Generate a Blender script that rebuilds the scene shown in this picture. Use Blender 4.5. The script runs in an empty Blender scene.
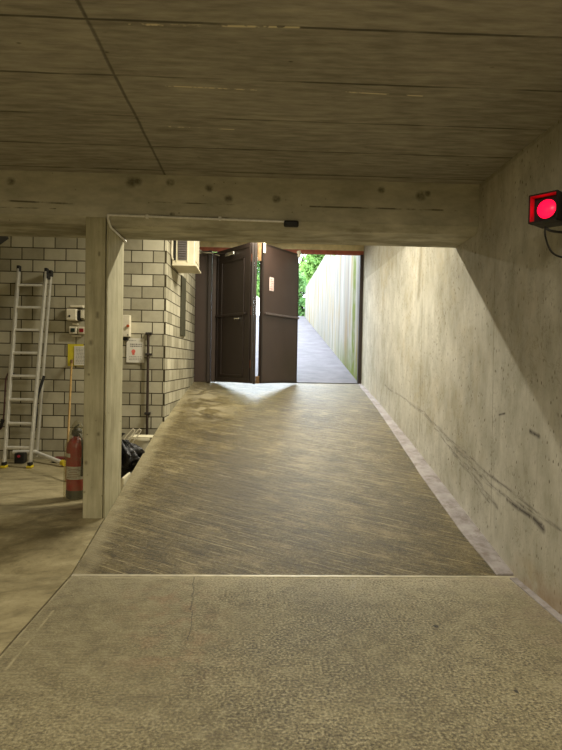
import bpy, bmesh, math, random
from mathutils import Vector, Matrix, noise as mnoise
R = math.radians
random.seed(7)
S = bpy.context.scene

# ------------------------------------------------------------------ camera
cam_d = bpy.data.cameras.new('camera')
cam = bpy.data.objects.new('camera', cam_d)
S.collection.objects.link(cam)
cam_d.sensor_fit = 'VERTICAL'
cam_d.sensor_height = 36.0
cam_d.lens = 573.8 / 750 * 36.0
cam_d.clip_start = 0.02
rot = Matrix.Rotation(-R(2.151), 4, 'Z') @ Matrix.Rotation(R(90 - 1.132), 4, 'X') @ Matrix.Rotation(R(1.046), 4, 'Z')
cam.matrix_world = Matrix.Translation((0, 0, 1.48)) @ rot
S.camera = cam

# ------------------------------------------------------------------ world, exposure
W = bpy.data.worlds.new('overcast_sky')
S.world = W
W.use_nodes = True
wn = W.node_tree
bg = wn.nodes['Background']
bg.inputs[0].default_value = (0.80, 0.90, 1.0, 1)
bg.inputs[1].default_value = 10.0
S.view_settings.view_transform = 'Standard'
S.view_settings.look = 'None'
S.view_settings.gamma = 1
S.view_settings.use_curve_mapping = False
S.view_settings.exposure = 0.0

# lamps of the place, and an unseen rear one added to brighten the beam: (x, y, z, length along x, width, watts, colour)
LAMP_COL = (1.0, 0.90, 0.70)
GARAGE_LAMPS = [(0.1, 0.45, 2.93, 1.2, 0.10, 100), (-3.6, 0.45, 2.93, 1.2, 0.10, 50), (0.1, -2.9, 2.93, 1.2, 0.10, 50)]
TUNNEL_LAMPS = [(0.15, 6.66, 3.64, 1.0, 0.07, 135), (0.2, 8.95, 3.64, 1.2, 0.07, 62)]

# ------------------------------------------------------------------ helpers
def srgb(r, g, b):
    f = lambda c: (c / 255 / 12.92) if c / 255 <= 0.04045 else ((c / 255 + 0.055) / 1.055) ** 2.4
    return (f(r), f(g), f(b), 1)

class MB:
    """collects shapes in world coordinates (through an optional matrix)"""
    def __init__(s, M=None):
        s.bm = bmesh.new(); s.M = M or Matrix.Identity(4)
    def _x(s, vs, M=None):
        T = s.M @ (M or Matrix.Identity(4))
        for v in vs: v.co = T @ v.co
    def box(s, lo, hi, bev=0, M=None, seg=2):
        r = bmesh.ops.create_cube(s.bm, size=1)
        vs = r['verts']
        for v in vs:
            v.co = Vector([lo[i] + (hi[i] - lo[i]) * (v.co[i] + 0.5) for i in range(3)])
        if bev:
            es = list({e for v in vs for e in v.link_edges})
            rb = bmesh.ops.bevel(s.bm, geom=es, offset=bev, segments=seg, affect='EDGES', profile=0.5)
            vs = list({v for f in rb['faces'] for v in f.verts} | {v for v in vs if v.is_valid})
            seen = set(vs); st = list(vs)
            while st:
                a = st.pop()
                for e in a.link_edges:
                    b = e.other_vert(a)
                    if b not in seen: seen.add(b); st.append(b)
            vs = list(seen)
        s._x(vs, M); return s
    def lathe(s, prof, c=(0, 0, 0), axis='Z', seg=24, M=None):
        """prof: list of (radius, height)"""
        A = {'Z': Matrix.Identity(4), 'X': Matrix.Rotation(R(90), 4, 'Y'), 'Y': Matrix.Rotation(R(-90), 4, 'X')}[axis]
        rings = []; allv = []
        for (r, h) in prof:
            if r < 1e-5:
                v = s.bm.verts.new((0, 0, h)); rings.append([v]); allv.append(v)
            else:
                ring = [s.bm.verts.new((r * math.cos(2 * math.pi * k / seg), r * math.sin(2 * math.pi * k / seg), h)) for k in range(seg)]
                rings.append(ring); allv += ring
        for a, b in zip(rings, rings[1:]):
            for k in range(seg):
                k2 = (k + 1) % seg
                if len(a) == 1 and len(b) > 1: s.bm.faces.new((a[0], b[k2], b[k]))
                elif len(b) == 1 and len(a) > 1: s.bm.faces.new((a[k], a[k2], b[0]))
                elif len(a) > 1: s.bm.faces.new((a[k], a[k2], b[k2], b[k]))
        for ring, fl in ((rings[0], True), (rings[-1], False)):
            if len(ring) > 1: s.bm.faces.new(ring[::-1] if fl else ring)
        T = Matrix.Translation(c) @ A
        for v in allv: v.co = T @ v.co
        s._x(allv, M); return s
    def cyl(s, p0, p1, r, seg=14, r2=None):
        p0 = Vector(p0); p1 = Vector(p1); d = p1 - p0
        q = d.to_track_quat('Z', 'Y').to_matrix().to_4x4()
        return s.lathe([(r, 0), (r if r2 is None else r2, d.length)], seg=seg, M=Matrix.Translation(p0) @ q)
    def tube(s, pts, r, seg=8, sub=6):
        P = [Vector(p) for p in pts]
        if sub and len(P) > 2:
            out = []
            for i in range(len(P) - 1):
                a = P[max(i - 1, 0)]; b = P[i]; c = P[i + 1]; d = P[min(i + 2, len(P) - 1)]
                for k in range(sub):
                    t = k / sub
                    out.append(0.5 * ((2 * b) + (c - a) * t + (2 * a - 5 * b + 4 * c - d) * t * t + (3 * b - a - 3 * c + d) * t ** 3))
            out.append(P[-1]); P = out
        rings = []; vs = []
        up = Vector((0.13, 0.27, 1)).normalized()
        for i, p in enumerate(P):
            t = (P[min(i + 1, len(P) - 1)] - P[max(i - 1, 0)]).normalized()
            if abs(t.dot(up)) > 0.97: u = t.cross(Vector((1, 0, 0))).normalized()
            else: u = t.cross(up).normalized()
            w = t.cross(u).normalized()
            ring = [s.bm.verts.new(p + r * (u * math.cos(2 * math.pi * k / seg) + w * math.sin(2 * math.pi * k / seg))) for k in range(seg)]
            rings.append(ring); vs += ring
        for a, b in zip(rings, rings[1:]):
            for k in range(seg):
                s.bm.faces.new((a[k], a[(k + 1) % seg], b[(k + 1) % seg], b[k]))
        s.bm.faces.new(rings[0][::-1]); s.bm.faces.new(rings[-1])
        s._x(vs); return s
    def prism(s, prof, a, b, axis='X'):
        """prof = list of 2-D points; extruded along axis from a to b"""
        def P(u, v, t):
            return {'X': (t, u, v), 'Y': (u, t, v), 'Z': (u, v, t)}[axis]
        A = [s.bm.verts.new(P(u, v, a)) for u, v in prof]
        B = [s.bm.verts.new(P(u, v, b)) for u, v in prof]
        n = len(prof)
        for k in range(n):
            s.bm.faces.new((A[k], A[(k + 1) % n], B[(k + 1) % n], B[k]))
        s.bm.faces.new(A[::-1]); s.bm.faces.new(B)
        s._x(A + B); return s
    def grid(s, fn, us, vs):
        G = [[s.bm.verts.new(fn(u, v)) for v in vs] for u in us]
        for i in range(len(us) - 1):
            for j in range(len(vs) - 1):
                s.bm.faces.new((G[i][j], G[i + 1][j], G[i + 1][j + 1], G[i][j + 1]))
        s._x([v for r in G for v in r]); return s

def wloc(o):
    v = Vector(o.location)
    while o.parent: o = o.parent; v += o.location
    return v

def obj(name, mb, mat, parent=None, origin=None, smooth=False, mats=None):
    bm = mb.bm
    bmesh.ops.recalc_face_normals(bm, faces=bm.faces)
    me = bpy.data.meshes.new(name)
    base = Vector((0, 0, 0))
    if parent is not None: base = wloc(parent)
    loc = Vector(origin) - base if origin is not None else Vector((0, 0, 0))
    if parent is not None or origin is not None:
        for v in bm.verts: v.co -= (base + loc)
    bm.to_mesh(me); bm.free()
    o = bpy.data.objects.new(name, me)
    S.collection.objects.link(o)
    if parent is not None: o.parent = parent
    o.location = loc
    for m in (mats or [mat]): me.materials.append(m)
    if smooth:
        for p in me.polygons: p.use_smooth = True
        me.set_sharp_from_angle(angle=R(35))
    return o

def tag(o, label=None, cat=None, group=None, kind=None):
    if label: o['label'] = label
    if cat: o['category'] = cat
    if group: o['group'] = group
    if kind: o['kind'] = kind
    return o

def thing(name, loc, label, cat, group=None, kind=None):
    o = bpy.data.objects.new(name, None)
    o.empty_display_size = 0.1
    S.collection.objects.link(o); o.location = loc
    return tag(o, label, cat, group, kind)

# ------------------------------------------------------------------ node helper
class N:
    def __init__(s, name):
        s.m = bpy.data.materials.new(name); s.m.use_nodes = True
        s.t = s.m.node_tree; s.b = s.t.nodes['Principled BSDF']
        s.P = s.new('ShaderNodeTexCoord').outputs['Object']
    def new(s, k): return s.t.nodes.new(k)
    def put(s, sock, v):
        if v is None: return
        if isinstance(v, bpy.types.NodeSocket): s.t.links.new(v, sock)
        else:
            if sock.type == 'RGBA' and len(v) == 3: v = (*v, 1)
            sock.default_value = v
    def math(s, op, a, b=None, c=None, clamp=False):
        n = s.new('ShaderNodeMath'); n.operation = op; n.use_clamp = clamp
        s.put(n.inputs[0], a); s.put(n.inputs[1], b)
        if c is not None: s.put(n.inputs[2], c)
        return n.outputs[0]
    def vm(s, op, a, b=None, out=0):
        n = s.new('ShaderNodeVectorMath'); n.operation = op
        s.put(n.inputs[0], a)
        if b is not None:
            if op == 'SCALE': s.put(n.inputs['Scale'], b)
            else: s.put(n.inputs[1], b)
        return n.outputs[out]
    def xyz(s, v=None):
        n = s.new('ShaderNodeSeparateXYZ'); s.put(n.inputs[0], v or s.P); return n.outputs
    def comb(s, x, y, z):
        n = s.new('ShaderNodeCombineXYZ')
        for i, v in enumerate((x, y, z)): s.put(n.inputs[i], v)
        return n.outputs[0]
    def map(s, scale=(1, 1, 1), rot=(0, 0, 0), loc=(0, 0, 0), v=None):
        n = s.new('ShaderNodeMapping')
        s.put(n.inputs[0], v or s.P)
        n.inputs['Scale'].default_value = scale; n.inputs['Rotation'].default_value = rot; n.inputs['Location'].default_value = loc
        return n.outputs[0]
    def noise(s, scale, detail=4, rough=0.55, v=None, dist=0):
        n = s.new('ShaderNodeTexNoise'); s.put(n.inputs['Vector'], v or s.P)
        n.inputs['Scale'].default_value = scale; n.inputs['Detail'].default_value = detail
        n.inputs['Roughness'].default_value = rough; n.inputs['Distortion'].default_value = dist
        return n.outputs[0]
    def voro(s, scale, v=None, out='Distance'):
        n = s.new('ShaderNodeTexVoronoi'); s.put(n.inputs['Vector'], v or s.P)
        n.inputs['Scale'].default_value = scale
        return n.outputs[out]
    def rng(s, v, a, b, c=0, d=1, smooth=False):
        n = s.new('ShaderNodeMapRange'); n.clamp = True
        if smooth: n.interpolation_type = 'SMOOTHSTEP'
        s.put(n.inputs['Value'], v)
        for k, x in zip(('From Min', 'From Max', 'To Min', 'To Max'), (a, b, c, d)): s.put(n.inputs[k], x)
        return n.outputs[0]
    def mix(s, f, a, b, blend='MIX'):
        n = s.new('ShaderNodeMix'); n.data_type = 'RGBA'; n.blend_type = blend
        s.put(n.inputs[0], f); s.put(n.inputs[6], a); s.put(n.inputs[7], b)
        return n.outputs[2]
    def seg(s, A, B, w, soft=None, v=None):
        """1 on the segment AB, falling to 0 at distance w"""
        A = Vector(A); B = Vector(B); ba = B - A; L = max(ba.length_squared, 1e-9)
        pa = s.vm('SUBTRACT', v or s.P, tuple(A))
        d = s.vm('DOT_PRODUCT', pa, tuple(ba / L), out=1)
        h = s.math('ADD', d, 0.0, clamp=True)
        sc = s.new('ShaderNodeVectorMath'); sc.operation = 'SCALE'
        sc.inputs[0].default_value = tuple(ba); s.put(sc.inputs['Scale'], h)
        q = s.vm('SUBTRACT', pa, sc.outputs[0])
        l = s.vm('LENGTH', q, out=1)
        return s.rng(l, w * (soft if soft is not None else 0.3), w, 1, 0)
    def mx(s, vals):
        o = vals[0]
        for v in vals[1:]: o = s.math('MAXIMUM', o, v)
        return o
    def mul(s, *vals):
        o = vals[0]
        for v in vals[1:]: o = s.math('MULTIPLY', o, v)
        return o
    def bump(s, h, strength=0.3, dist=0.01, normal=None):
        n = s.new('ShaderNodeBump'); s.put(n.inputs['Height'], h)
        n.inputs['Strength'].default_value = strength; n.inputs['Distance'].default_value = dist
        if normal is not None: s.put(n.inputs['Normal'], normal)
        return n.outputs[0]
    def done(s, col=None, rough=None, normal=None, metal=None, spec=None):
        s.put(s.b.inputs['Base Color'], col)
        s.put(s.b.inputs['Roughness'], rough)
        s.put(s.b.inputs['Metallic'], metal)
        if spec is not None: s.put(s.b.inputs['Specular IOR Level'], spec)
        if normal is not None: s.put(s.b.inputs['Normal'], normal)
        return s.m

def plain(name, rgb, rough=0.5, metal=0.0, var=0.12, scale=14, bump=0.05, emit=None):
    n = N(name)
    c = srgb(*rgb)
    dk = tuple(x * (1 - 2 * var) for x in c[:3]) + (1,)
    lt = tuple(min(1, x * (1 + var)) for x in c[:3]) + (1,)
    f = n.noise(scale, 5)
    col = n.mix(n.rng(f, 0.3, 0.7), dk, lt)
    m = n.done(col, rough, n.bump(n.noise(scale * 6, 3), bump, 0.003), metal)
    if emit:
        n.b.inputs['Emission Color'].default_value = srgb(*emit[0]); n.b.inputs['Emission Strength'].default_value = emit[1]
    return m

# ------------------------------------------------------------------ setting materials
def mat_ceiling():
    n = N('board_marked_concrete_ceiling')
    x, y, z = n.xyz()
    sm = n.map(scale=(1.3, 7, 1))
    grain = n.noise(3.0, 8, 0.65, v=sm)
    blot = n.noise(1.3, 5, 0.6)
    bid = n.math('FLOOR', n.math('DIVIDE', n.math('ADD', y, -0.11), 0.51))
    wnz = n.new('ShaderNodeTexWhiteNoise'); wnz.noise_dimensions = '2D'
    side = n.math('GREATER_THAN', x, -0.8)
    n.put(wnz.inputs['Vector'], n.comb(bid, side, 0))
    f = n.math('ADD', n.mul(n.rng(grain, 0.36, 0.66), 0.5), n.math('ADD', n.mul(n.rng(blot, .3, .7), 0.28), n.mul(wnz.outputs['Value'], 0.22)))
    col = n.mix(f, srgb(116, 112, 100), srgb(190, 184, 168))
    wob = n.mul(n.math('SUBTRACT', n.noise(1.6, 3), 0.5), 0.02)
    yy = n.math('ADD', y, wob)
    ph = n.math('ABSOLUTE', n.math('SUBTRACT', n.math('FRACT', n.math('DIVIDE', n.math('ADD', yy, -0.11 + 0.255), 0.51)), 0.5))
    seam = n.mul(n.rng(ph, 0.008, 0.022, 1, 0), n.rng(n.noise(2.2, 3), 0.35, 0.55, .15, 1))
    joint = n.mul(n.rng(n.math('ABSOLUTE', n.math('ADD', n.math('ADD', x, 0.81), wob)), 0.004, 0.012, 1, 0), 0.75)
    pits = n.rng(n.voro(5.5, v=n.map(scale=(1, 1.7, 1))), 0.03, 0.10, 1, 0)
    pits = n.mul(pits, n.rng(n.noise(3.1, 2), .5, .6))
    col = n.mix(n.mul(n.mx([seam, joint, pits]), 0.75), col, srgb(45, 42, 30))
    chips = n.mx([n.seg((-.62, 2.69, 3.024), (.15, 2.66, 3.024), .012), n.seg((-.55, 3.27, 3.024), (-.05, 3.28, 3.024), .010),
                  n.seg((.45, 3.265, 3.024), (.9, 3.28, 3.024), .010), n.seg((-.62, 3.83, 3.024), (-.2, 3.84, 3.024), .009)])
    chips = n.mul(chips, n.rng(n.noise(12, 3), .46, .52))
    col = n.mix(chips, col, srgb(226, 216, 184))
    h = n.math('SUBTRACT', n.mul(grain, 0.5), n.math('ADD', seam, joint))
    return n.done(col, 0.85, n.bump(h, 0.5, 0.012), spec=.2)

def mat_beam():
    n = N('cast_concrete_beam')
    x, y, z = n.xyz()
    g = n.noise(3.2, 9, 0.7, v=n.map(scale=(1, 2, 3)))
    b = n.noise(2.1, 5, 0.6)
    f = n.math('ADD', n.mul(n.rng(g, .3, .7), .6), n.mul(n.rng(b, .3, .7), .4))
    col = n.mix(f, srgb(150, 147, 128), srgb(216, 211, 190))
    holes = []
    for (hx, hz, r) in [(-2.07, 2.935, .035), (-1.09, 2.955, .05), (-1.04, 2.962, .04), (-.77, 2.965, .035), (-.45, 2.927, .033), (-.287, 2.842, .036), (.112, 2.853, .034), (.993, 2.953, .03), (1.33, 2.915, .045), (1.38, 2.935, .03), (-.75, 2.70, .02)]:
        holes.append(n.seg((hx, 4.815, hz), (hx + .01, 4.815, hz), r * 1.1, .35))
    hm = n.mul(n.mx(holes), n.rng(n.noise(30, 4), .35, .6, .45, 1))
    ln = n.mx([n.seg((-2.3, 4.815, 2.78), (-1.55, 4.815, 2.765), .010), n.seg((-2.2, 4.815, 2.72), (-1.7, 4.815, 2.722), .006),
               n.seg((.4, 4.815, 2.80), (1.83, 4.815, 2.80), .009), n.seg((-1.1, 4.815, 2.685), (-.2, 4.815, 2.68), .012), n.seg((-.9, 4.815, 2.80), (-.2, 4.815, 2.795), .006)])
    ln = n.mul(ln, n.rng(n.noise(7, 4), .42, .6))
    spk = n.mul(n.rng(n.voro(17), .05, .13, 1, 0), n.rng(n.noise(4, 2), .52, .62))
    col = n.mix(n.mul(n.mx([n.mul(hm, .8), n.mul(ln, .85), n.mul(spk, .7)]), .9), col, srgb(62, 56, 38))
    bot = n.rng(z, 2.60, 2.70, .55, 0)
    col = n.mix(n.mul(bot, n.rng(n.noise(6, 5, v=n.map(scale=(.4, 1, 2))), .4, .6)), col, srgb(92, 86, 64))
    h = n.math('SUBTRACT', n.mul(g, .5), n.mx([hm, ln]))
    return n.done(col, .85, n.bump(h, .45, .01), spec=.2)

def mat_wall_right():
    n = N('stained_concrete_wall')
    x, y, z = n.xyz()
    g = n.noise(3.2, 10, 0.7, v=n.map(scale=(1, 2.0, 0.9)))
    b = n.noise(1.1, 6, .6)
    f = n.math('ADD', n.mul(n.rng(g, .34, .68), .45), n.mul(n.rng(b, .3, .7), .55))
    col = n.mix(f, srgb(142, 138, 120), srgb(214, 210, 198))
    ochre = n.mul(n.rng(n.noise(0.9, 4, v=n.map(loc=(3, 1, 8))), .5, .7), n.rng(n.noise(9, 5), .35, .65))
    col = n.mix(n.mul(ochre, .4), col, srgb(170, 152, 108))
    # slightly darker tone where the wall meets the ceiling
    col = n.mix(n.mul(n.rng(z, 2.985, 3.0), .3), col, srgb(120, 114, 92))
    pv = n.voro(19, v=n.map(scale=(1, 1.2, .75)))
    pits = n.mul(n.rng(pv, .10, .22, 1, 0), n.rng(n.noise(2.3, 3), .40, .54), n.rng(n.noise(15, 2), .38, .5))
    pv2 = n.voro(9, v=n.map(scale=(1, 1.6, .8), loc=(2, 5, 1)))
    pits2 = n.mul(n.rng(pv2, .05, .15, 1, 0), n.rng(n.noise(1.7, 3, v=n.map(loc=(4, 4, 4))), .45, .58))
    fine = n.mul(n.rng(n.noise(26, 6, .7, v=n.map(scale=(1, 1, .8))), .56, .66), n.rng(n.noise(1.9, 3, v=n.map(loc=(9, 1, 1))), .38, .6))
    vein = n.mul(n.rng(n.math('ABSOLUTE', n.math('SUBTRACT', n.noise(6.5, 5, .65, dist=.6), .5)), .0, .012, 1, 0), n.rng(n.noise(2.1, 2, v=n.map(loc=(3, 9, 3))), .48, .62))
    col = n.mix(n.mx([n.mul(n.mx([pits, pits2]), .75), n.mul(fine, .4), n.mul(vein, .45)]), col, srgb(92, 82, 58))
    X = 1.83
    seam = n.mx([n.seg((X, 6.47, 3.6), (X, 6.44, .6), .02, .1), n.seg((X, 8.9, 3.7), (X, 8.9, .9), .014, .1), n.seg((X, 4.45, 2.3), (X, 4.4, .2), .012, .1)])
    seam = n.mul(seam, n.rng(n.noise(5, 4), .4, .62, .12, .8))
    str_ = n.mul(n.rng(n.noise(5, 4, v=n.map(scale=(1, 5, .6))), .58, .8), .28)
    drip = n.mul(n.seg((X, 6.55, 2.9), (X, 6.62, 2.3), .10, .0), .6)
    col = n.mix(n.mx([n.mul(seam, .8), str_, drip]), col, srgb(112, 104, 80))
    # tyre and bumper scuffs along the ramp
    wob = n.comb(0, n.mul(n.math('SUBTRACT', n.noise(2.5, 2), .5), .12), n.mul(n.math('SUBTRACT', n.noise(1.8, 2), .5), .10))
    v = n.vm('ADD', n.P, wob)
    lines = [((8.32, 1.19), (6.87, 1.03), .014), ((6.87, 1.03), (5.57, .82), .022), ((5.57, .82), (4.78, .62), .026),
             ((4.78, .62), (4.24, .53), .024), ((4.24, .53), (3.36, .51), .014), ((5.9, .84), (4.6, .52), .016), ((5.3, .68), (4.45, .42), .016),
             ((4.9, .70), (3.6, .52), .012), ((6.3, .96), (5.0, .72), .012), ((4.6, .50), (4.3, .42), .022), ((4.7, .66), (3.95, .57), .014)]
    sc = n.mx([n.seg((X, a[0], a[1]), (X, c[0], c[1]), w * 1.35, .0, v=v) for a, c, w in lines])
    sc = n.mul(sc, n.rng(n.noise(7, 6, .75, v=n.map(scale=(1, .8, 9), v=n.map(rot=(R(-8), 0, 0)))), .42, .56, .05, .8))
    gouge = n.mx([n.seg((X, 4.13, .51), (X, 3.62, .47), .026, .0, v=v), n.seg((X, 3.80, 1.05), (X, 3.66, 1.04), .022, .1, v=v), n.seg((X, 3.72, .49), (X, 3.58, .45), .035, .0), n.seg((X, 4.3, 1.12), (X, 4.2, 1.14), .012, .1)])
    gouge = n.mul(gouge, n.rng(n.noise(16, 4), .35, .5, .4, .95))
    col = n.mix(n.mx([n.mul(sc, .8), gouge]), col, srgb(74, 68, 66))
    blot = n.mul(n.seg((X, 3.95, .36), (X, 3.93, .28), .07, .5), n.rng(n.voro(60), .2, .45, 1, .2))
    col = n.mix(n.mul(blot, .5), col, srgb(110, 100, 68))
    foot = n.rng(z, .02, .22, .7, 0)
    foot = n.mul(foot, n.rng(y, 3.9, 4.1, 1, .0), n.rng(n.noise(5, 5), .3, .6))
    col = n.mix(foot, col, srgb(150, 122, 96))
    h = n.math('SUBTRACT', n.mul(g, .4), n.math('ADD', n.mx([pits, pits2]), n.mul(seam, .7)))
    return n.done(col, .8, n.bump(h, .4, .008), spec=.25)

def brick_nodes(n, u, w):
    br = n.new('ShaderNodeTexBrick')
    n.put(br.inputs['Vector'], n.comb(u, w, 0))
    br.offset = 0.5; br.squash = 1
    br.inputs['Scale'].default_value = 1
    br.inputs['Mortar Size'].default_value = .0068
    br.inputs['Mortar Smooth'].default_value = .25
    br.inputs['Brick Width'].default_value = .2805
    br.inputs['Row Height'].default_value = .1547
    br.inputs['Color1'].default_value = (0, 0, 0, 1); br.inputs['Color2'].default_value = (1, 1, 1, 1)
    br.inputs['Mortar'].default_value = (.5, .5, .5, 1)
    br.inputs['Bias'].default_value = 0
    return br

def mat_blocks(axis, name):
    n = N(name)
    x, y, z = n.xyz()
    if axis == 'X': u = n.math('ADD', x, 1.688 + .2805 * 20)
    else: u = n.math('ADD', n.math('MULTIPLY', y, 1.0), -7.556 + .2805 * 20 + .277)
    w = n.math('ADD', z, -2.608 + .1547 * 42)
    br = brick_nodes(n, u, w)
    g = n.noise(9, 7, .65); b = n.noise(1.6, 3)
    f = n.math('ADD', n.mul(br.outputs['Color'], .45), n.math('ADD', n.mul(g, .35), n.mul(b, .3)))
    col = n.mix(n.rng(f, .25, .8), srgb(140, 134, 112), srgb(196, 190, 166))
    dark = n.mul(n.rng(n.noise(1.3, 4, v=n.map(scale=(1, 1, .5), loc=(5, 2, 2))), .5, .72), .4)
    col = n.mix(dark, col, srgb(120, 112, 86))
    col = n.mix(br.outputs['Fac'], col, srgb(62, 54, 34))
    h = n.math('SUBTRACT', n.mul(g, .25), n.mul(br.outputs['Fac'], 1.0))
    return n.done(col, .8, n.bump(h, .8, .012), spec=.25)

def floor_base(n, c1, c2, c3, lines_rot, lines_scale):
    g = n.noise(1.2, 8, .62)
    m = n.noise(14, 6, .7)
    f = n.math('ADD', n.mul(n.rng(g, .3, .7), .6), n.mul(n.rng(m, .3, .7), .4))
    col = n.mix(f, c1, c2)
    st = n.noise(1, 6, .75, v=n.map(scale=lines_scale, v=n.map(rot=(0, 0, lines_rot))))
    return col, st, m

def mat_slab():
    n = N('worn_brushed_garage_slab')
    x, y, z = n.xyz()
    col, st, m = floor_base(n, srgb(130, 120, 88), srgb(176, 165, 128), None, 0, (5, 120, 1))
    side = n.rng(n.math('ADD', x, n.mul(n.noise(1.5, 4), .8)), 0.0, .9, 0, 1, True)
    col = n.mix(n.mul(n.rng(st, .47, .62), n.rng(side, 0, 1, .5, .4)), col, srgb(84, 76, 52))
    wet = n.mul(n.seg((.35, 3.9, 0), (.25, 1.8, 0), .95, .1), n.rng(n.noise(1.6, 5), .36, .6, .25, 1))
    col = n.mix(n.mul(wet, .45), col, srgb(96, 92, 80))
    sheen_paint = n.mul(n.rng(y, 3.45, 3.9), n.rng(x, -1.4, .3, .4, 1), n.rng(n.noise(2.4, 5), .35, .6, .3, .9))
    col = n.mix(n.mul(sheen_paint, .7), col, srgb(208, 198, 166))  # bright floor reflection by the ramp foot, painted into the slab colour
    red = n.mul(n.rng(x, 1.2, 1.75), n.rng(n.noise(3.2, 6, .7), .44, .6))
    col = n.mix(n.mul(red, .5), col, srgb(160, 138, 116))
    rw = n.mul(n.seg((-.55, 3.6, 0), (-.4, 2.9, 0), .4, 0), n.rng(n.noise(8, 5), .48, .62))
    col = n.mix(n.mul(rw, .35), col, srgb(176, 128, 96))
    ms = n.math('MAXIMUM', n.mul(n.rng(n.math('ADD', x, n.mul(n.noise(1.3, 4), .9)), -.35, .55), 1.0), n.rng(y, 3.0, 2.1, 0, .7))
    ms = n.mul(ms, n.rng(n.noise(2.6, 4), .3, .6, .45, 1), n.rng(x, 1.3, 1.7, 1, .3))
    ms = n.math('ADD', n.mul(ms, .75), .25)
    ag = n.noise(70, 4, .65)
    agg = n.rng(ag, .53, .61)
    col = n.mix(n.mul(agg, ms, .75), col, srgb(216, 206, 172))
    agd = n.rng(ag, .48, .40)
    col = n.mix(n.mul(agd, ms, .85), col, srgb(44, 38, 24))
    mot = n.noise(9, 7, .75)
    col = n.mix(n.mul(n.rng(mot, .52, .62), .35), col, srgb(78, 70, 50))
    col = n.mix(n.mul(n.rng(mot, .47, .38), .3), col, srgb(196, 186, 152))
    cv = n.vm('ADD', n.P, n.comb(n.mul(n.math('SUBTRACT', n.noise(9, 4), .5), .05), 0, 0))
    el = n.mx([n.seg((-1.262, 2, 0), (-1.262, 3.9, 0), .014, .2), n.seg((-1.17, 2, 0), (-1.19, 3.4, 0), .010, .2), n.seg((-1.2, 3.925, 0), (1.8, 3.925, 0), .018, .2)])
    col = n.mix(n.mul(el, n.rng(n.noise(9, 4), .4, .6), .7), col, srgb(208, 196, 158))
    crack = n.mx([n.seg((-.43, 3.97, 0), (-.40, 3.7, 0), .006, v=cv), n.seg((-.40, 3.7, 0), (-.385, 3.41, 0), .007, v=cv), n.seg((-.375, 3.41, 0), (-.35, 3.04, 0), .005, v=cv)])
    drop = n.mx([n.seg((1.03, 3.2, 0), (1.03, 3.21, 0), .016, .7), n.seg((1.2, 2.55, 0), (1.2, 2.56, 0), .01, .7)])
    col = n.mix(n.mx([n.mul(crack, .6), drop]), col, srgb(40, 36, 26))
    h = n.math('ADD', n.mul(st, .8), n.math('ADD', n.mul(m, .4), n.mul(ag, 1.6)))
    rough = n.math('SUBTRACT', .42, n.mul(wet, .14))
    return n.done(col, rough, n.bump(h, 1.0, .010), spec=.55)

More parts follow.
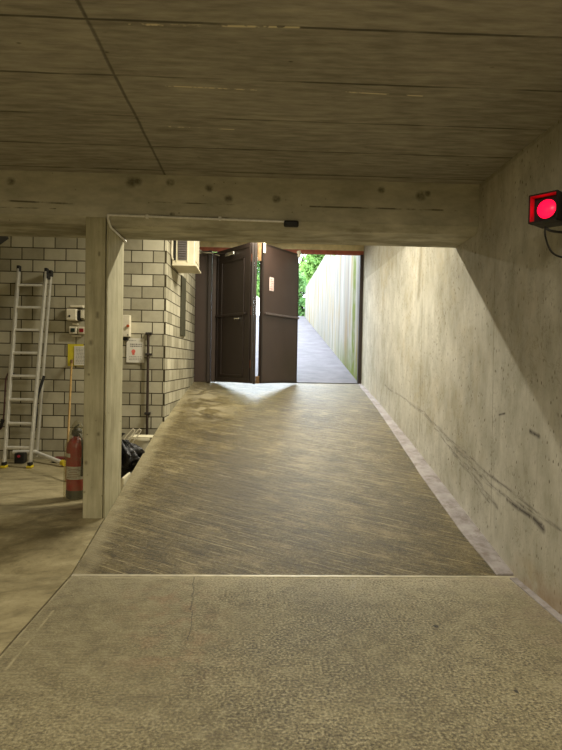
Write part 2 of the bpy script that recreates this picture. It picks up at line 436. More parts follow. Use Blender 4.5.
def mat_ramp():
    n = N('brushed_concrete_ramp')
    x, y, z = n.xyz()
    col, st, m = floor_base(n, srgb(84, 73, 42), srgb(128, 114, 74), None, R(27), (2.6, 24, 1))
    st2 = n.noise(1, 6, .8, v=n.map(scale=(4, 60, 1), v=n.map(rot=(0, 0, R(24)))))
    ss = n.math('ADD', n.mul(st, .5), n.mul(st2, .5))
    col = n.mix(n.mul(n.rng(ss, .49, .57), .6), col, srgb(44, 36, 18))
    col = n.mix(n.mul(n.rng(ss, .45, .39), .45), col, srgb(158, 145, 108))
    gr = n.noise(55, 4, .7)
    col = n.mix(n.mul(n.rng(gr, .52, .6), .4), col, srgb(50, 42, 24))
    col = n.mix(n.mul(n.rng(gr, .46, .39), .35), col, srgb(172, 158, 118))
    rx_ = n.xyz(n.map(rot=(0, 0, R(27))))
    gy = n.math('ADD', rx_[1], n.mul(n.noise(2.2, 3), .06))
    def groove(sp, off, w): return n.rng(n.math('ABSOLUTE', n.math('SUBTRACT', n.math('FRACT', n.math('ADD', n.math('DIVIDE', gy, sp), off)), .5)), w * .3 / sp, w / sp, 1, 0)
    gl_ = n.mul(groove(.105, .2, .0065), n.rng(n.noise(2.2, 4, v=n.map(scale=(1, 3, 1))), .46, .6))
    gd_ = n.mul(groove(.063, .7, .008), n.rng(n.noise(2.6, 4, v=n.map(scale=(1, 3, 1), loc=(5, 1, 1))), .42, .58))
    col = n.mix(n.mul(gd_, .65), col, srgb(40, 32, 17))
    col = n.mix(n.mul(gl_, .65), col, srgb(186, 172, 130))
    mt = n.noise(3.4, 7, .72, v=n.map(scale=(1, 1.5, 1), v=n.map(rot=(0, 0, R(27)))))
    col = n.mix(n.mul(n.rng(mt, .5, .64), .45), col, srgb(56, 46, 26))
    col = n.mix(n.mul(n.rng(mt, .46, .34), .4), col, srgb(164, 150, 112))
    dk = n.mul(n.seg((-.6, 7.6, .7), (-.3, 5.2, .25), .9, .0), n.rng(n.noise(1.8, 5), .35, .62))
    col = n.mix(n.mul(dk, .6), col, srgb(62, 52, 32))
    col = n.mix(n.mul(n.rng(st, .36, .26), .0), col, srgb(200, 190, 160))
    lt = n.mul(n.rng(n.math('ABSOLUTE', n.math('SUBTRACT', st, .37)), 0, .018, 1, 0), n.rng(n.noise(3, 2), .5, .6))
    col = n.mix(n.mul(lt, .6), col, srgb(205, 195, 160))
    edge = n.mul(n.rng(n.math('ADD', x, n.mul(n.noise(4, 5), .22)), -1.08, -.98, 1, 0), n.rng(n.noise(6, 5), .3, .6, .35, .85))
    col = n.mix(edge, col, srgb(160, 150, 118))
    top = n.mul(n.rng(n.math('ADD', y, n.mul(n.noise(1.5, 5), 1.6)), 8.9, 11.4), n.rng(ss, .6, .4, .0, .45))  # glossy sheen near the door, painted as a paler ramp colour
    col = n.mix(top, col, srgb(150, 142, 122))
    lp = n.mul(n.seg((-.9, 9.5, 1.0), (-.7, 8.0, .8), .55, 0), n.rng(n.noise(3.6, 5, dist=1.2), .45, .6))
    col = n.mix(n.mul(lp, .6), col, srgb(186, 176, 146))
    ct = n.mul(n.seg((.6, 6.6, .5), (.9, 5.6, .35), .9, 0), n.rng(n.noise(4, 6, .7), .45, .62))
    col = n.mix(n.mul(ct, .35), col, srgb(150, 138, 104))
    h = n.math('ADD', n.mul(ss, 1.8), n.mul(m, .4))
    return n.done(col, .42, n.bump(h, .9, .012), spec=.45)

def mat_leftfloor():
    n = N('trowelled_concrete_floor')
    col, st, m = floor_base(n, srgb(130, 119, 86), srgb(184, 172, 136), None, R(35), (2, 9, 1))
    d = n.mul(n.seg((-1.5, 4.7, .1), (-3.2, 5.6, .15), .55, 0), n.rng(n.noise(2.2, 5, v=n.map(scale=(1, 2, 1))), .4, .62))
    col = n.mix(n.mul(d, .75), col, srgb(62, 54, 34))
    sw = n.noise(2.6, 7, .7, v=n.map(scale=(1, 2.4, 1), v=n.map(rot=(0, 0, R(-20)))), dist=.5)
    col = n.mix(n.mul(n.rng(sw, .5, .66), .55), col, srgb(84, 74, 48))
    col = n.mix(n.mul(n.rng(sw, .45, .33), .45), col, srgb(206, 194, 158))
    sp = n.rng(n.noise(34, 4, .7), .57, .66)
    col = n.mix(n.mul(sp, .3), col, srgb(90, 80, 56))
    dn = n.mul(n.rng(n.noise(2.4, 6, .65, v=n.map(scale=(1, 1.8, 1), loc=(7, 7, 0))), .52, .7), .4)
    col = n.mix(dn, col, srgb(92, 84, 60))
    h = n.math('ADD', n.mul(st, .6), n.mul(m, .4))
    return n.done(col, .45, n.bump(h, .35, .006), spec=.45)

def mat_kerb(name='pale_kerb_concrete'):
    n = N(name)
    g = n.noise(5, 7, .7)
    col = n.mix(n.rng(g, .32, .68), srgb(138, 130, 128), srgb(178, 172, 172))
    d = n.mul(n.rng(n.noise(7, 6, .7, v=n.map(loc=(1, 4, 4))), .52, .64), .55)
    col = n.mix(d, col, srgb(112, 98, 88))
    return n.done(col, .7, n.bump(g, .4, .008), spec=.3)

def mat_column():
    n = N('wood_formed_concrete_column')
    g = n.noise(3, 9, .68, v=n.map(scale=(7, 7, .55)))
    b = n.noise(3.2, 5)
    f = n.math('ADD', n.mul(n.rng(g, .3, .7), .6), n.mul(n.rng(b, .3, .7), .4))
    col = n.mix(f, srgb(136, 130, 102), srgb(204, 198, 166))
    kn = [n.seg((-1.461 + dx, 4.817, zz), (-1.461 + dx, 4.817, zz + hh), r, .0) for dx, zz, r, hh in [(.06, 1.62, .026, .012), (.045, 1.36, .016, .0), (.11, 1.84, .022, .03), (.13, .86, .018, .01), (.03, .62, .02, .01), (.12, 2.35, .015, .02), (.02, .38, .014, 0)]]
    sp = n.mul(n.rng(n.voro(13), .05, .12, 1, 0), n.rng(n.noise(5, 2), .5, .6))
    col = n.mix(n.mul(n.mx(kn + [sp]), .6), col, srgb(74, 66, 42))
    return n.done(col, .8, n.bump(n.math('SUBTRACT', g, n.mx(kn)), .4, .008), spec=.2)

def mat_outwall():
    n = N('weathered_board_formed_outer_wall')
    x, y, z = n.xyz()
    st = n.noise(2.3, 7, .7, v=n.map(scale=(1, 2.6, .14)))
    col = n.mix(n.rng(st, .35, .65), srgb(112, 108, 102), srgb(172, 168, 158))
    oc = n.mul(n.rng(n.noise(1.2, 5, .65, v=n.map(scale=(1, 1.5, .3), loc=(0, 2.2, 0))), .5, .66), .7)
    col = n.mix(oc, col, srgb(150, 122, 56))
    board = n.math('FRACT', n.math('DIVIDE', y, .62))
    bl = n.mul(n.rng(n.math('ABSOLUTE', n.math('SUBTRACT', board, .5)), .46, .495), .5)
    col = n.mix(bl, col, srgb(80, 77, 80))
    # moss near the foot of the wall by the door, and a green stripe
    base = n.math('SUBTRACT', z, n.math('ADD', 1.14, n.mul(n.math('SUBTRACT', y, 10.26), .173)))
    hh = n.math('SUBTRACT', base, n.mul(n.noise(2.5, 5, .7), 1.1))
    moss = n.mul(n.rng(hh, -.6, .1, 1, 0), n.rng(y, 11.2, 14.0, 1, .1))
    stripe = n.mul(n.rng(n.math('ABSOLUTE', n.math('SUBTRACT', y, 11.05)), .1, .28, 1, 0), n.rng(n.noise(3, 4), .35, .55, .3, .9))
    col = n.mix(n.mx([moss, stripe]), col, srgb(98, 112, 18))
    tb = n.mul(n.rng(n.math('ABSOLUTE', n.math('SUBTRACT', y, 12.0)), .1, .6, 1, 0), n.rng(st, .4, .6))
    col = n.mix(n.mul(tb, .5), col, srgb(92, 76, 60))
    return n.done(col, .85, n.bump(n.math('SUBTRACT', st, bl), .4, .012), spec=.2)

def mat_outramp():
    n = N('outdoor_paved_ramp')
    g = n.noise(3, 7, .65)
    col = n.mix(n.rng(g, .3, .7), srgb(88, 84, 88), srgb(116, 111, 115))
    x, y, z = n.xyz()
    st = n.math('ABSOLUTE', n.math('SUBTRACT', n.math('FRACT', n.math('DIVIDE', y, .24)), .5))
    col = n.mix(n.mul(n.rng(st, .44, .49), .3), col, srgb(110, 108, 118))
    return n.done(col, .7, n.bump(g, .3, .01), spec=.3)

M_ceil = mat_ceiling(); M_beam = mat_beam(); M_wr = mat_wall_right()
M_bx = mat_blocks('X', 'sand_lime_block_wall'); M_by = mat_blocks('Y', 'sand_lime_block_side_wall')
M_slab = mat_slab(); M_ramp = mat_ramp(); M_lf = mat_leftfloor(); M_kerb = mat_kerb(); M_col = mat_column()
M_ow = mat_outwall(); M_or = mat_outramp()
M_conc = plain('plain_garage_concrete', (176, 168, 138), .85, var=.15, scale=3)

# ------------------------------------------------------------------ setting geometry
RP = [(3.98, 0.0), (5.2, .235), (6.85, .563), (8.6, .882), (10.26, 1.14)]
def rz(y):
    if y <= RP[0][0]: return 0.0
    for (a, za), (b, zb) in zip(RP, RP[1:]):
        if y <= b: return za + (zb - za) * (y - a) / (b - a)
    return RP[-1][1] + .173 * (y - 10.26)
def sstep(t): t = max(0, min(1, t)); return t * t * (3 - 2 * t)
LZ = .18
def lz(x, y):
    return min(rz(y), LZ) if y < 5.0 else LZ
XR, XL = 1.83, -1.270
def lin(a, b, n): return [a + (b - a) * i / n for i in range(n + 1)]
def struct(name, mb, mat, label=None, **k):
    o = obj(name, mb, mat, **k); o['kind'] = 'structure'
    if label: o['label'] = label
    return o

# floors as solid slabs
def solid(mb, xs, ys, zf, depth=.3):
    """closed slab following zf(x,y)"""
    bm = mb.bm
    T = [[bm.verts.new((x, y, zf(x, y))) for y in ys] for x in xs]
    B = [[bm.verts.new((x, y, -depth)) for y in ys] for x in xs]
    nx, ny = len(xs), len(ys)
    for i in range(nx - 1):
        for j in range(ny - 1):
            bm.faces.new((T[i][j], T[i + 1][j], T[i + 1][j + 1], T[i][j + 1]))
            bm.faces.new((B[i][j], B[i][j + 1], B[i + 1][j + 1], B[i + 1][j]))
    for j in range(ny - 1):
        bm.faces.new((T[0][j], T[0][j + 1], B[0][j + 1], B[0][j]))
        bm.faces.new((T[-1][j], B[-1][j], B[-1][j + 1], T[-1][j + 1]))
    for i in range(nx - 1):
        bm.faces.new((T[i][0], B[i][0], B[i + 1][0], T[i + 1][0]))
        bm.faces.new((T[i][-1], T[i + 1][-1], B[i + 1][-1], B[i][-1]))
    return mb

def wav(x, y, a): return a * mnoise.noise(Vector((x * .9, y * .9, 3.3)))
struct('floor', solid(MB(), lin(XL + .006, XR, 12), lin(-4, 3.945, 20), lambda x, y: 0), M_slab, 'level concrete garage slab in front of the ramp')
struct('ramp', solid(MB(), lin(XL + .004, XR, 12), [3.985] + lin(4.1, 10.3, 62), lambda x, y: rz(y)), M_ramp, 'brushed concrete ramp rising from the slab to the folding door')
struct('trim_1', MB().box((XL + .004, 3.948, -.2), (XR, 3.982, .004), .003), plain('joint_strip_metal', (196, 188, 164), .45, .3), 'narrow pale joint strip across the foot of the ramp')
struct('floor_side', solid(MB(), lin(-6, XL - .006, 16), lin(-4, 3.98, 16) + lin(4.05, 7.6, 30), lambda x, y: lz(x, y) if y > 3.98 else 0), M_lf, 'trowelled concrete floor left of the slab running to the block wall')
struct('trim_2', MB().box((XL - .005, -4, -.2), (XL + .004, 3.9, -.008)), plain('brown_joint_filler', (70, 60, 40), .9), 'dark floor joint along the left edge of the slab')

# right kerb: pale strip along the foot of the right wall
kp = [(3.985, .118), (4.4, .145), (4.9, .155), (5.9, .154), (7.4, .118), (8.8, .085), (10.26, .06)]
def kw(y):
    for (a, wa), (b, wb) in zip(kp, kp[1:]):
        if y <= b: return wa + (wb - wa) * (y - a) / (b - a)
    return .05
mb = MB()
ys = lin(3.99, 10.2, 50)
def kf(u, y):
    w = kw(y) + .008 * mnoise.noise(Vector((y * 2.5, 0, 0)))
    p = [(XR, rz(y) - .05), (XR, rz(y) + .016), (XR - w * .92, rz(y) + .012), (XR - w, rz(y) + .006), (XR - w, rz(y) - .05)][u]
    return (p[0], y, p[1])
mb.grid(kf, [0, 1, 2, 3, 4], ys)
for yy in (ys[0], ys[-1]):
    vs = [v for v in mb.bm.verts if abs(v.co.y - yy) < 1e-6]
    mb.bm.faces.new(vs)
struct('kerb', mb, M_kerb, 'pale concrete kerb along the foot of the right wall')
mb = MB().box((XR - .05, 2.0, -.1), (XR, 3.94, .008), .003)
struct('kerb', mb, M_kerb, 'low worn strip of mortar at the foot of the right wall beside the slab')

# ceilings
struct('ceiling', MB().box((-6, -4, 3.024), (XR + .3, 4.85, 3.3)), M_ceil, 'board-marked concrete ceiling over the garage')
struct('ceiling_2', MB().box((-6, 4.85, 3.75), (XR + .3, 10.6, 4.0)), M_conc, 'higher concrete ceiling above the ramp')
# beam with chamfered lower front edge
prof = [(4.815, 3.75), (4.815, 2.668), (4.832, 2.65), (4.875, 2.612), (5.385, 2.605), (5.385, 3.75)]
mb = MB().prism(prof, -6, XR, 'X')
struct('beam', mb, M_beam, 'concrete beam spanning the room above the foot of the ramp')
# small haunch where the beam meets the right wall
mb = MB().prism([(4.815, 2.72), (4.815, 2.66), (4.875, 2.612), (5.385, 2.605), (5.385, 2.72)], XR - .05, XR, 'X')
# column
CX0, CX1 = -1.455, -1.272
mb = MB().prism([(CX0 + .006, 4.817), (-1.292, 4.817), (-1.292, 4.85), (-1.282, 4.85), (-1.282, 4.823), (CX1 - .004, 4.823), (CX1, 4.827), (CX1, 5.378), (CX1 - .005, 5.383), (CX0, 5.383), (CX0, 4.823)], .12, 2.66, 'Z')
struct('column', mb, M_col, 'rectangular concrete column standing under the beam at the left edge of the ramp')

# right wall, from garage to the door
struct('wall_right', MB().box((XR, -4, -.3), (XR + .3, 10.3, 3.75)), M_wr)
struct('wall_back', MB().box((-6, -4.25, -.3), (XR + .3, -4, 3.3)), M_conc)
struct('wall_left', MB().box((-6.25, -4.25, -.3), (-6, 7.9, 4.0)), M_conc)
struct('wall_front', MB().box((-6, 7.556, 0), (-1.26, 8.0, 3.75)), M_bx, 'pale block wall with dark joints behind the ladder')
# side block wall along the ramp, turning slightly
mb = MB()
mb.prism([(-1.7, 7.5561), (-1.235, 7.5561), (-1.16, 10.26), (-1.16, 10.42), (-1.7, 10.42)], 0, 3.75, 'Z')
struct('wall_side', mb, M_by, 'pale block wall along the left side of the upper ramp')
struct('wall_end', MB().box((-1.7, 10.26, 3.52), (XR + .3, 10.5, 4.0)), plain('yellowed_lintel_concrete', (206, 192, 150), .8, var=.15, scale=6), 'concrete lintel above the folding door')

# ------------------------------------------------------------------ outside
M_steel = plain('dark_brown_painted_steel', (66, 52, 46), .36, var=.08, scale=3, bump=.04)
M_steel2 = plain('darker_brown_steel_frame', (42, 32, 26), .5, var=.08, scale=3, bump=.04)
M_primer = plain('rust_red_primed_steel', (150, 78, 52), .6, var=.2, scale=9)
def orz(x, y): return 1.14 + .173 * (y - 10.26) if y < 23.6 else 1.14 + .173 * (23.6 - 10.26)
mb = MB(); solid(mb, lin(-1.9, 1.8, 6), [10.301] + lin(10.6, 23.6, 20) + [30, 60], orz)
struct('path', mb, M_or, 'pale outdoor ramp climbing away beyond the door')
struct('ground', MB().box((1.8, 23.61, 1), (22, 60, 3.4)), M_or, 'flat pale ground beyond the top of the outer wall')
mb = MB().box((1.8, 10.31, .6), (2.15, 23.2, 4.58), .01)
struct('wall_outside_right', mb, M_ow, 'weathered outdoor retaining wall right of the outer ramp')
mb = MB().box((-2.25, 10.43, .6), (-1.9, 23.2, 4.58), .01)
struct('wall_outside_left', mb, M_ow, 'weathered outdoor retaining wall left of the outer ramp')
# earth behind the outer walls
M_earth = plain('grassy_earth', (86, 100, 52), .95, var=.3, scale=5)
struct('earth_bank', MB().box((2.16, 10.6, .6), (22, 23.6, 4.5)), M_earth, 'grassy ground behind the right retaining wall')
struct('earth_bank', MB().box((-22, 10.6, .6), (-2.26, 60, 4.5)), M_earth, 'grassy ground behind the left retaining wall')

def leafmat(name, a, b):
    n = N(name)
    oi = n.noise(3.5, 3)
    col = n.mix(n.rng(oi, .35, .65), srgb(*a), srgb(*b))
    m = n.done(col, .6)
    n.b.inputs['Transmission Weight'].default_value = 0
    tr = n.new('ShaderNodeBsdfTranslucent'); n.put(tr.inputs[0], col)
    mx = n.new('ShaderNodeMixShader'); mx.inputs[0].default_value = .4
    out = n.t.nodes['Material Output']
    n.t.links.new(n.b.outputs[0], mx.inputs[1]); n.t.links.new(tr.outputs[0], mx.inputs[2]); n.t.links.new(mx.outputs[0], out.inputs[0])
    return m
M_leaf1 = leafmat('bright_green_leaf', (96, 140, 62), (156, 188, 104))
M_leaf2 = leafmat('mid_green_leaf', (78, 122, 66), (126, 164, 92))
M_bark = plain('tree_bark', (92, 78, 60), .9, var=.3)
def tree(x, y, h, r, mat, label, n=5200, seed=1, zg=3.4, crown0=.1):
    rn = random.Random(seed)
    t = thing('leafy_tree', (x, y, zg), label, 'tree', 'trees beyond the outer ramp')
    tb = MB().tube([(x, y, zg - .1), (x + .1, y, zg + h * .3), (x - .05, y + .1, zg + h * .62), (x, y, zg + h * .85)], .10, 8)
    for k in range(6):
        a = rn.uniform(0, 6.28); z0 = zg + h * rn.uniform(.25, .6)
        tb.tube([(x, y, z0), (x + math.cos(a) * r * .4, y + math.sin(a) * r * .4, z0 + .5), (x + math.cos(a) * r * .75, y + math.sin(a) * r * .75, z0 + 1.1)], .035, 6)
    obj('trunk', tb, M_bark, t)
    cb = MB(); bm = cb.bm
    blobs = [(rn.uniform(-.6, .6) * r, rn.uniform(-.6, .6) * r, rn.uniform(crown0 + .1, .92) * h, rn.uniform(.3, .55) * r) for _ in range(16)]
    for k in range(n):
        bx_, by_, bz_, br_ = rn.choice(blobs)
        d = Vector((rn.gauss(0, 1), rn.gauss(0, 1), rn.gauss(0, 1))).normalized() * br_ * rn.uniform(.6, 1.1)
        c = Vector((x + bx_, y + by_, zg + bz_)) + d
        s = rn.uniform(.09, .19)
        u = Vector((rn.gauss(0, 1), rn.gauss(0, 1), rn.gauss(0, 1))).normalized()
        w = u.cross(Vector((rn.gauss(0, 1), rn.gauss(0, 1), rn.gauss(0, 1)))).normalized()
        bm.faces.new([bm.verts.new(c + q) for q in (-u * s, w * s * .45, u * s, -w * s * .45)])
    obj('crown', cb, mat, t)
tree(2.7, 28.2, 4.4, 1.3, M_leaf1, 'bright green tree just past the end of the outdoor wall', seed=2)
tree(.2, 31.5, 5.4, 1.7, M_leaf2, 'darker green tree straight ahead beyond the top of the ramp, seen through the door gap', seed=3)
tree(5.2, 33.0, 6.6, 1.9, M_leaf2, 'tall green tree standing behind the bright one past the outdoor wall', seed=4)
tree(6.2, 27.0, 5.6, 1.7, M_leaf1, 'broad bright green tree rising behind the outdoor wall', seed=5)
tree(1.7, 25.0, 2.3, .8, M_leaf2, 'low dark green bush at the top of the outdoor ramp', seed=12, n=1500, crown0=-.05)
tree(-1.6, 27.5, 5.0, 1.6, M_leaf1, 'green tree at the left of the outdoor ramp top, behind the folded door', seed=6)
# ivy hanging over the wall top
mb = MB(); rn = random.Random(9)
for k in range(60):
    c = Vector((1.78 + rn.uniform(-.04, .02), 14.2 + rn.uniform(-.3, .35), 4.6 - abs(rn.gauss(0, .16))))
    u = Vector((rn.gauss(0, .3), rn.gauss(0, 1), rn.gauss(0, 1))).normalized(); w = u.cross(Vector((1, .2, .1))).normalized(); s = rn.uniform(.04, .075)
    mb.bm.faces.new([mb.bm.verts.new(c + q) for q in (-u * s, w * s * .7, u * s, -w * s * .7)])
mb.tube([(1.95, 14.2, 4.59), (1.85, 14.22, 4.62), (1.785, 14.25, 4.5), (1.78, 14.3, 4.3)], .008, 6)
tag(obj('ivy_sprig', mb, M_leaf1, origin=(1.79, 14.2, 4.58)), 'green ivy sprig hanging over the top of the outdoor wall', 'ivy', kind='stuff')

# ------------------------------------------------------------------ folding door
# frame
mb = MB()
mb.box((1.765, 10.24, 1.13), (1.825, 10.34, 3.52), .004)
struct('trim_3', mb, M_steel2, 'dark brown steel post of the door frame at the right wall')
mb = MB(); mb.box((-1.155, 10.235, 3.452), (1.825, 10.33, 3.518), .004); mb.box((-1.155, 10.22, 3.44), (1.76, 10.235, 3.465))
struct('trim_4', mb, M_primer, 'rust red steel head rail above the folding door')
mb = MB().box((-1.155, 10.25, 1.135), (1.76, 10.30, 1.152), .003)
struct('trim_5', mb, M_steel2, 'dark threshold strip under the folding door')

def leaf_matrix(p0, p1, z):
    p0 = Vector((*p0, z)); p1 = Vector((*p1, z)); d = (p1 - p0).normalized()
    n_ = Vector((0, 0, 1)).cross(d)
    return Matrix(((d.x, n_.x, 0, p0.x), (d.y, n_.y, 0, p0.y), (0, 0, 1, z), (0, 0, 0, 1))), (p1 - p0).length
M_alu = plain('brushed_aluminium', (232, 230, 222), .38, .25, var=.06, scale=25)
M_chrome = plain('worn_chrome', (225, 222, 210), .25, .9)
M_white = plain('white_enamel', (222, 214, 190), .5, var=.05)
M_black = plain('black_plastic', (20, 19, 18), .5, var=.1)
M_yel = plain('yellow_plastic', (214, 190, 40), .5)

DZ, DH = 1.154, 2.262
# leaf with the wicket door: from the jamb to the fold. v axis points away from the fold opening
Mx, L = leaf_matrix((-.76, 10.16), (-.15, 9.25), DZ)
d1 = thing('door_1', (-.76, 10.16, DZ), 'dark brown steel leaf of the folding door with lever handle and framed panel', 'door', None, 'structure')
obj('panel', MB(Mx).box((.05, -.018, .05), (L - .05, .018, DH - .05)), M_steel2, d1)
mb = MB(Mx)
for a, b in (((0, -.03, 0), (.055, .03, DH)), ((L - .055, -.03, 0), (L, .03, DH)), ((.055, -.028, 0), (L - .055, .028, .07)), ((.055, -.028, DH - .07), (L - .055, .028, DH))):
    mb.box(a, b, .003)
obj('door_frame', mb, M_steel2, d1)
mb = MB(Mx)
for a, b in (((.17, -.032, .10), (.20, -.016, DH - .20)), ((L - .22, -.032, .10), (L - .19, -.016, DH - .20)), ((.17, -.032, .10), (L - .19, -.016, .13)), ((.17, -.032, DH - .23), (L - .19, -.016, DH - .20))):
    mb.box(a, b, .003)
wk = obj('wicket_frame', mb, M_steel2, d1)
obj('push_bar', MB(Mx).box((.02, -.06, 1.11), (L - .10, -.032, 1.15), .006), M_steel2, d1)
mb = MB(Mx); mb.box((L - .42, -.075, 1.045), (L - .27, -.06, 1.068), .006); mb.cyl((L - .29, -.065, 1.056), (L - .29, -.015, 1.056), .011)
hd = obj('door_handle', mb, M_chrome, d1); tag(hd, 'bright metal lever handle')
obj('handle_plate', MB(Mx).box((L - .315, -.024, .93), (L - .265, -.016, 1.10), .003), M_steel2, d1)
mb = MB(Mx); mb.box((.35, -.07, DH - .135), (.62, -.03, DH - .075), .008)
cl = obj('door_closer', mb, M_chrome, d1)
mb = MB(Mx); mb.tube([(.40, -.08, DH - .09), (.20, -.16, DH - .07), (.02, -.10, DH - .05)], .010, 6, 4)
obj('closer_arm', mb, M_steel2, cl)
mb = MB(Mx)
for z_ in (.25, 1.1, 1.95): mb.cyl((L + .012, 0, z_), (L + .012, 0, z_ + .13), .014)
obj('hinge', mb, M_primer, d1)

Mx, L2 = leaf_matrix((.0, 9.27), (.64, 10.17), DZ)
d2 = thing('door_2', (0, 9.27, DZ), 'plain dark brown steel leaf of the folding door with pale cross bar and sticker', 'door', None, 'structure')
obj('panel', MB(Mx).box((.03, -.025, .02), (L2 - .03, .025, DH - .02), .002), M_steel, d2)
mb = MB(Mx)
for a, b in (((0, -.03, 0), (.035, .03, DH)), ((L2 - .035, -.03, 0), (L2, .03, DH)), ((.03, -.029, 0), (L2 - .03, .029, .035)), ((.03, -.029, DH - .035), (L2 - .03, .029, DH))):
    mb.box(a, b, .003)
obj('door_frame', mb, M_steel2, d2)
M_bar = plain('greyish_bar_paint', (98, 88, 86), .5, .1)
obj('push_bar', MB(Mx).box((.06, -.065, 1.115), (L2 - .01, -.035, 1.15), .006), M_bar, d2)
st = obj('sticker', MB(Mx).box((.20, -.031, 1.52), (.32, -.026, 1.74)), plain('sticker_paper', (226, 205, 200), .6), d2)
mb = MB(Mx)
for k in range(6): mb.box((.215, -.0325, 1.70 - .03 * k), (.215 + (.09 if k % 3 else .06), -.031, 1.712 - .03 * k))
mb.lathe([(.013, -.0335), (.013, -.031)], c=(0, 0, 0), M=Matrix.Translation((.27, 0, 1.545)) @ Matrix.Rotation(R(-90), 4, 'X') @ Matrix.Translation((0, 0, 0)), seg=12) if False else mb.box((.255, -.0325, 1.53), (.278, -.031, 1.553))
obj('print', mb, plain('sticker_print', (196, 150, 146), .6), st)
mb = MB(Mx); mb.box((.0, -.05, DH - .16), (.05, -.028, DH + .03), .005)
hg = obj('hinge_bracket', mb, M_white, d2)
mb = MB(Mx)
mb.box((L2 - .06, -.055, DH - .06), (L2 + .01, -.028, DH + .045), .008); mb.cyl((L2 - .02, -.06, DH + .03), (L2 - .02, -.01, DH + .03), .03)
obj('track_roller', mb, M_white, d2)
# closing profile on the free edge of the wicket leaf, and hinge straps joining the two leaves at the fold
mb = MB(); mb.box((-.150, 9.19, DZ), (-.112, 9.25, DZ + DH), .004); mb.box((-.111, 9.175, DZ - .01), (-.068, 9.235, DZ + DH), .008)
ep = obj('edge_profile', mb, plain('edge_profile_brown', (40, 30, 24), .45, .1), d1)
M_hm = plain('yellowed_hinge_metal', (120, 92, 58), .5, .3, var=.3)
for z0_, z1_ in ((1.96, DH + .02), (.0, .12)):
    obj('fold_hinge', MB().box((-.066, 9.205, DZ + z0_), (-.002, 9.235, DZ + z1_), .004), M_hm, d1)

# fixed / folded side panels at the left
d3 = thing('door_3', (-1.10, 10.22, DZ), 'narrow dark brown steel side panel between block wall and folding door', 'door', None, 'structure')
mb = MB(); mb.box((-1.157, 10.20, DZ - .02), (-.93, 10.25, DZ + DH + .03), .004); obj('panel', mb, M_steel, d3)
mb = MB(); mb.box((-.925, 10.10, DZ - .02), (-.865, 10.24, DZ + DH + .02), .006); obj('door_post', mb, M_steel2, d3)
mb = MB(); mb.box((-.86, 10.17, DZ), (-.775, 10.21, DZ + DH), .004); obj('infill_strip', mb, M_steel, d3)
mb = MB(); mb.tube([(-1.10, 10.16, 3.42), (-.98, 10.08, 3.39), (-.86, 10.06, 3.38), (-.72, 10.02, 3.33)], .013, 8); mb.box((-1.12, 10.13, 3.38), (-1.05, 10.20, 3.45), .006)
obj('closer_rod', mb, M_chrome, d3)

# ------------------------------------------------------------------ conduit along the beam
t = thing('conduit_pipe', (-1.27, 4.80, 2.68), 'thin pale metal conduit along the lower face of the beam, ending in a black cap', 'conduit')
mb = MB().tube([(.19, 4.80, 2.662), (-.5, 4.80, 2.67), (-1.20, 4.80, 2.678), (-1.263, 4.80, 2.672), (-1.268, 4.812, 2.64), (-1.265, 4.88, 2.595), (-1.262, 5.0, 2.59), (-1.262, 5.40, 2.588)], .0095, 10, 5)
obj('pipe', mb, M_alu, t, smooth=True)
mb = MB().box((.18, 4.775, 2.617), (.305, 4.815, 2.672), .014); obj('end_cap', mb, M_black, t)
mb = MB()
for x_ in (-.95, -.35): obj('clip', MB().box((x_ - .012, 4.786, 2.657), (x_ + .012, 4.8145, 2.689), .003), M_alu, t)

# ------------------------------------------------------------------ wall heater / fan unit on the block side wall
t = thing('air_unit', (-1.06, 8.2, 2.75), 'cream metal ventilation unit with louvred grille high on the block wall', 'ventilation unit')
HX0, HX1, HY0, HY1, HZ0, HZ1 = -1.206, -.905, 7.83, 8.42, 2.80, 3.52
M_cream = plain('cream_sheet_metal', (214, 206, 178), .45, var=.06, scale=6)
mb = MB(); mb.box((HX0, HY0, HZ0), (HX1, HY1, HZ1), .012); obj('casing', mb, M_cream, t)
mb = MB(); mb.box((HX0 + .002, HY0 - .03, 2.775), (HX1 + .025, HY1 + .05, 2.80), .005); obj('base_tray', mb, M_cream, t)
mb = MB(); mb.box((-1.188, HY0 - .006, HZ0 + .05), (-1.148, HY0 + .001, HZ1 - .04)); obj('side_slot', mb, M_black, t)
gr = obj('grille', MB().box((-1.128, HY0 - .012, HZ0 + .055), (-1.012, HY0 + .001, HZ1 - .05), .002), plain('grille_grey', (98, 92, 92), .6), t)
mb = MB()
for k in range(19):
    zz = HZ0 + .07 + k * .031
    mb.prism([(HY0 - .012, zz), (HY0 - .028, zz + .012), (HY0 - .028, zz + .016), (HY0 - .012, zz + .006)], -1.126, -1.014, 'X')
tag(obj('louvre', mb, plain('louvre_grey', (120, 112, 108), .5), gr), kind=None)
mb = MB()
for a in (-1.145, -.998): mb.box((a - .008, HY0 - .016, HZ0 + .03), (a + .008, HY0 + .001, HZ1 - .03), .003)
obj('grille_rim', mb, M_cream, t)
mb = MB(); mb.box((HX1 - .001, HY0 + .10, HZ0 + .06), (HX1 + .008, HY1 - .08, HZ1 - .06), .004); obj('side_panel', mb, M_cream, t)
mb = MB().tube([(HX0 + .01, 7.80, 3.5), (HX0 + .005, 7.79, 3.1), (HX0 + .004, 7.79, 2.9), (HX0 + .015, 7.84, 2.86)], .012, 8); obj('cable', mb, M_white, t)
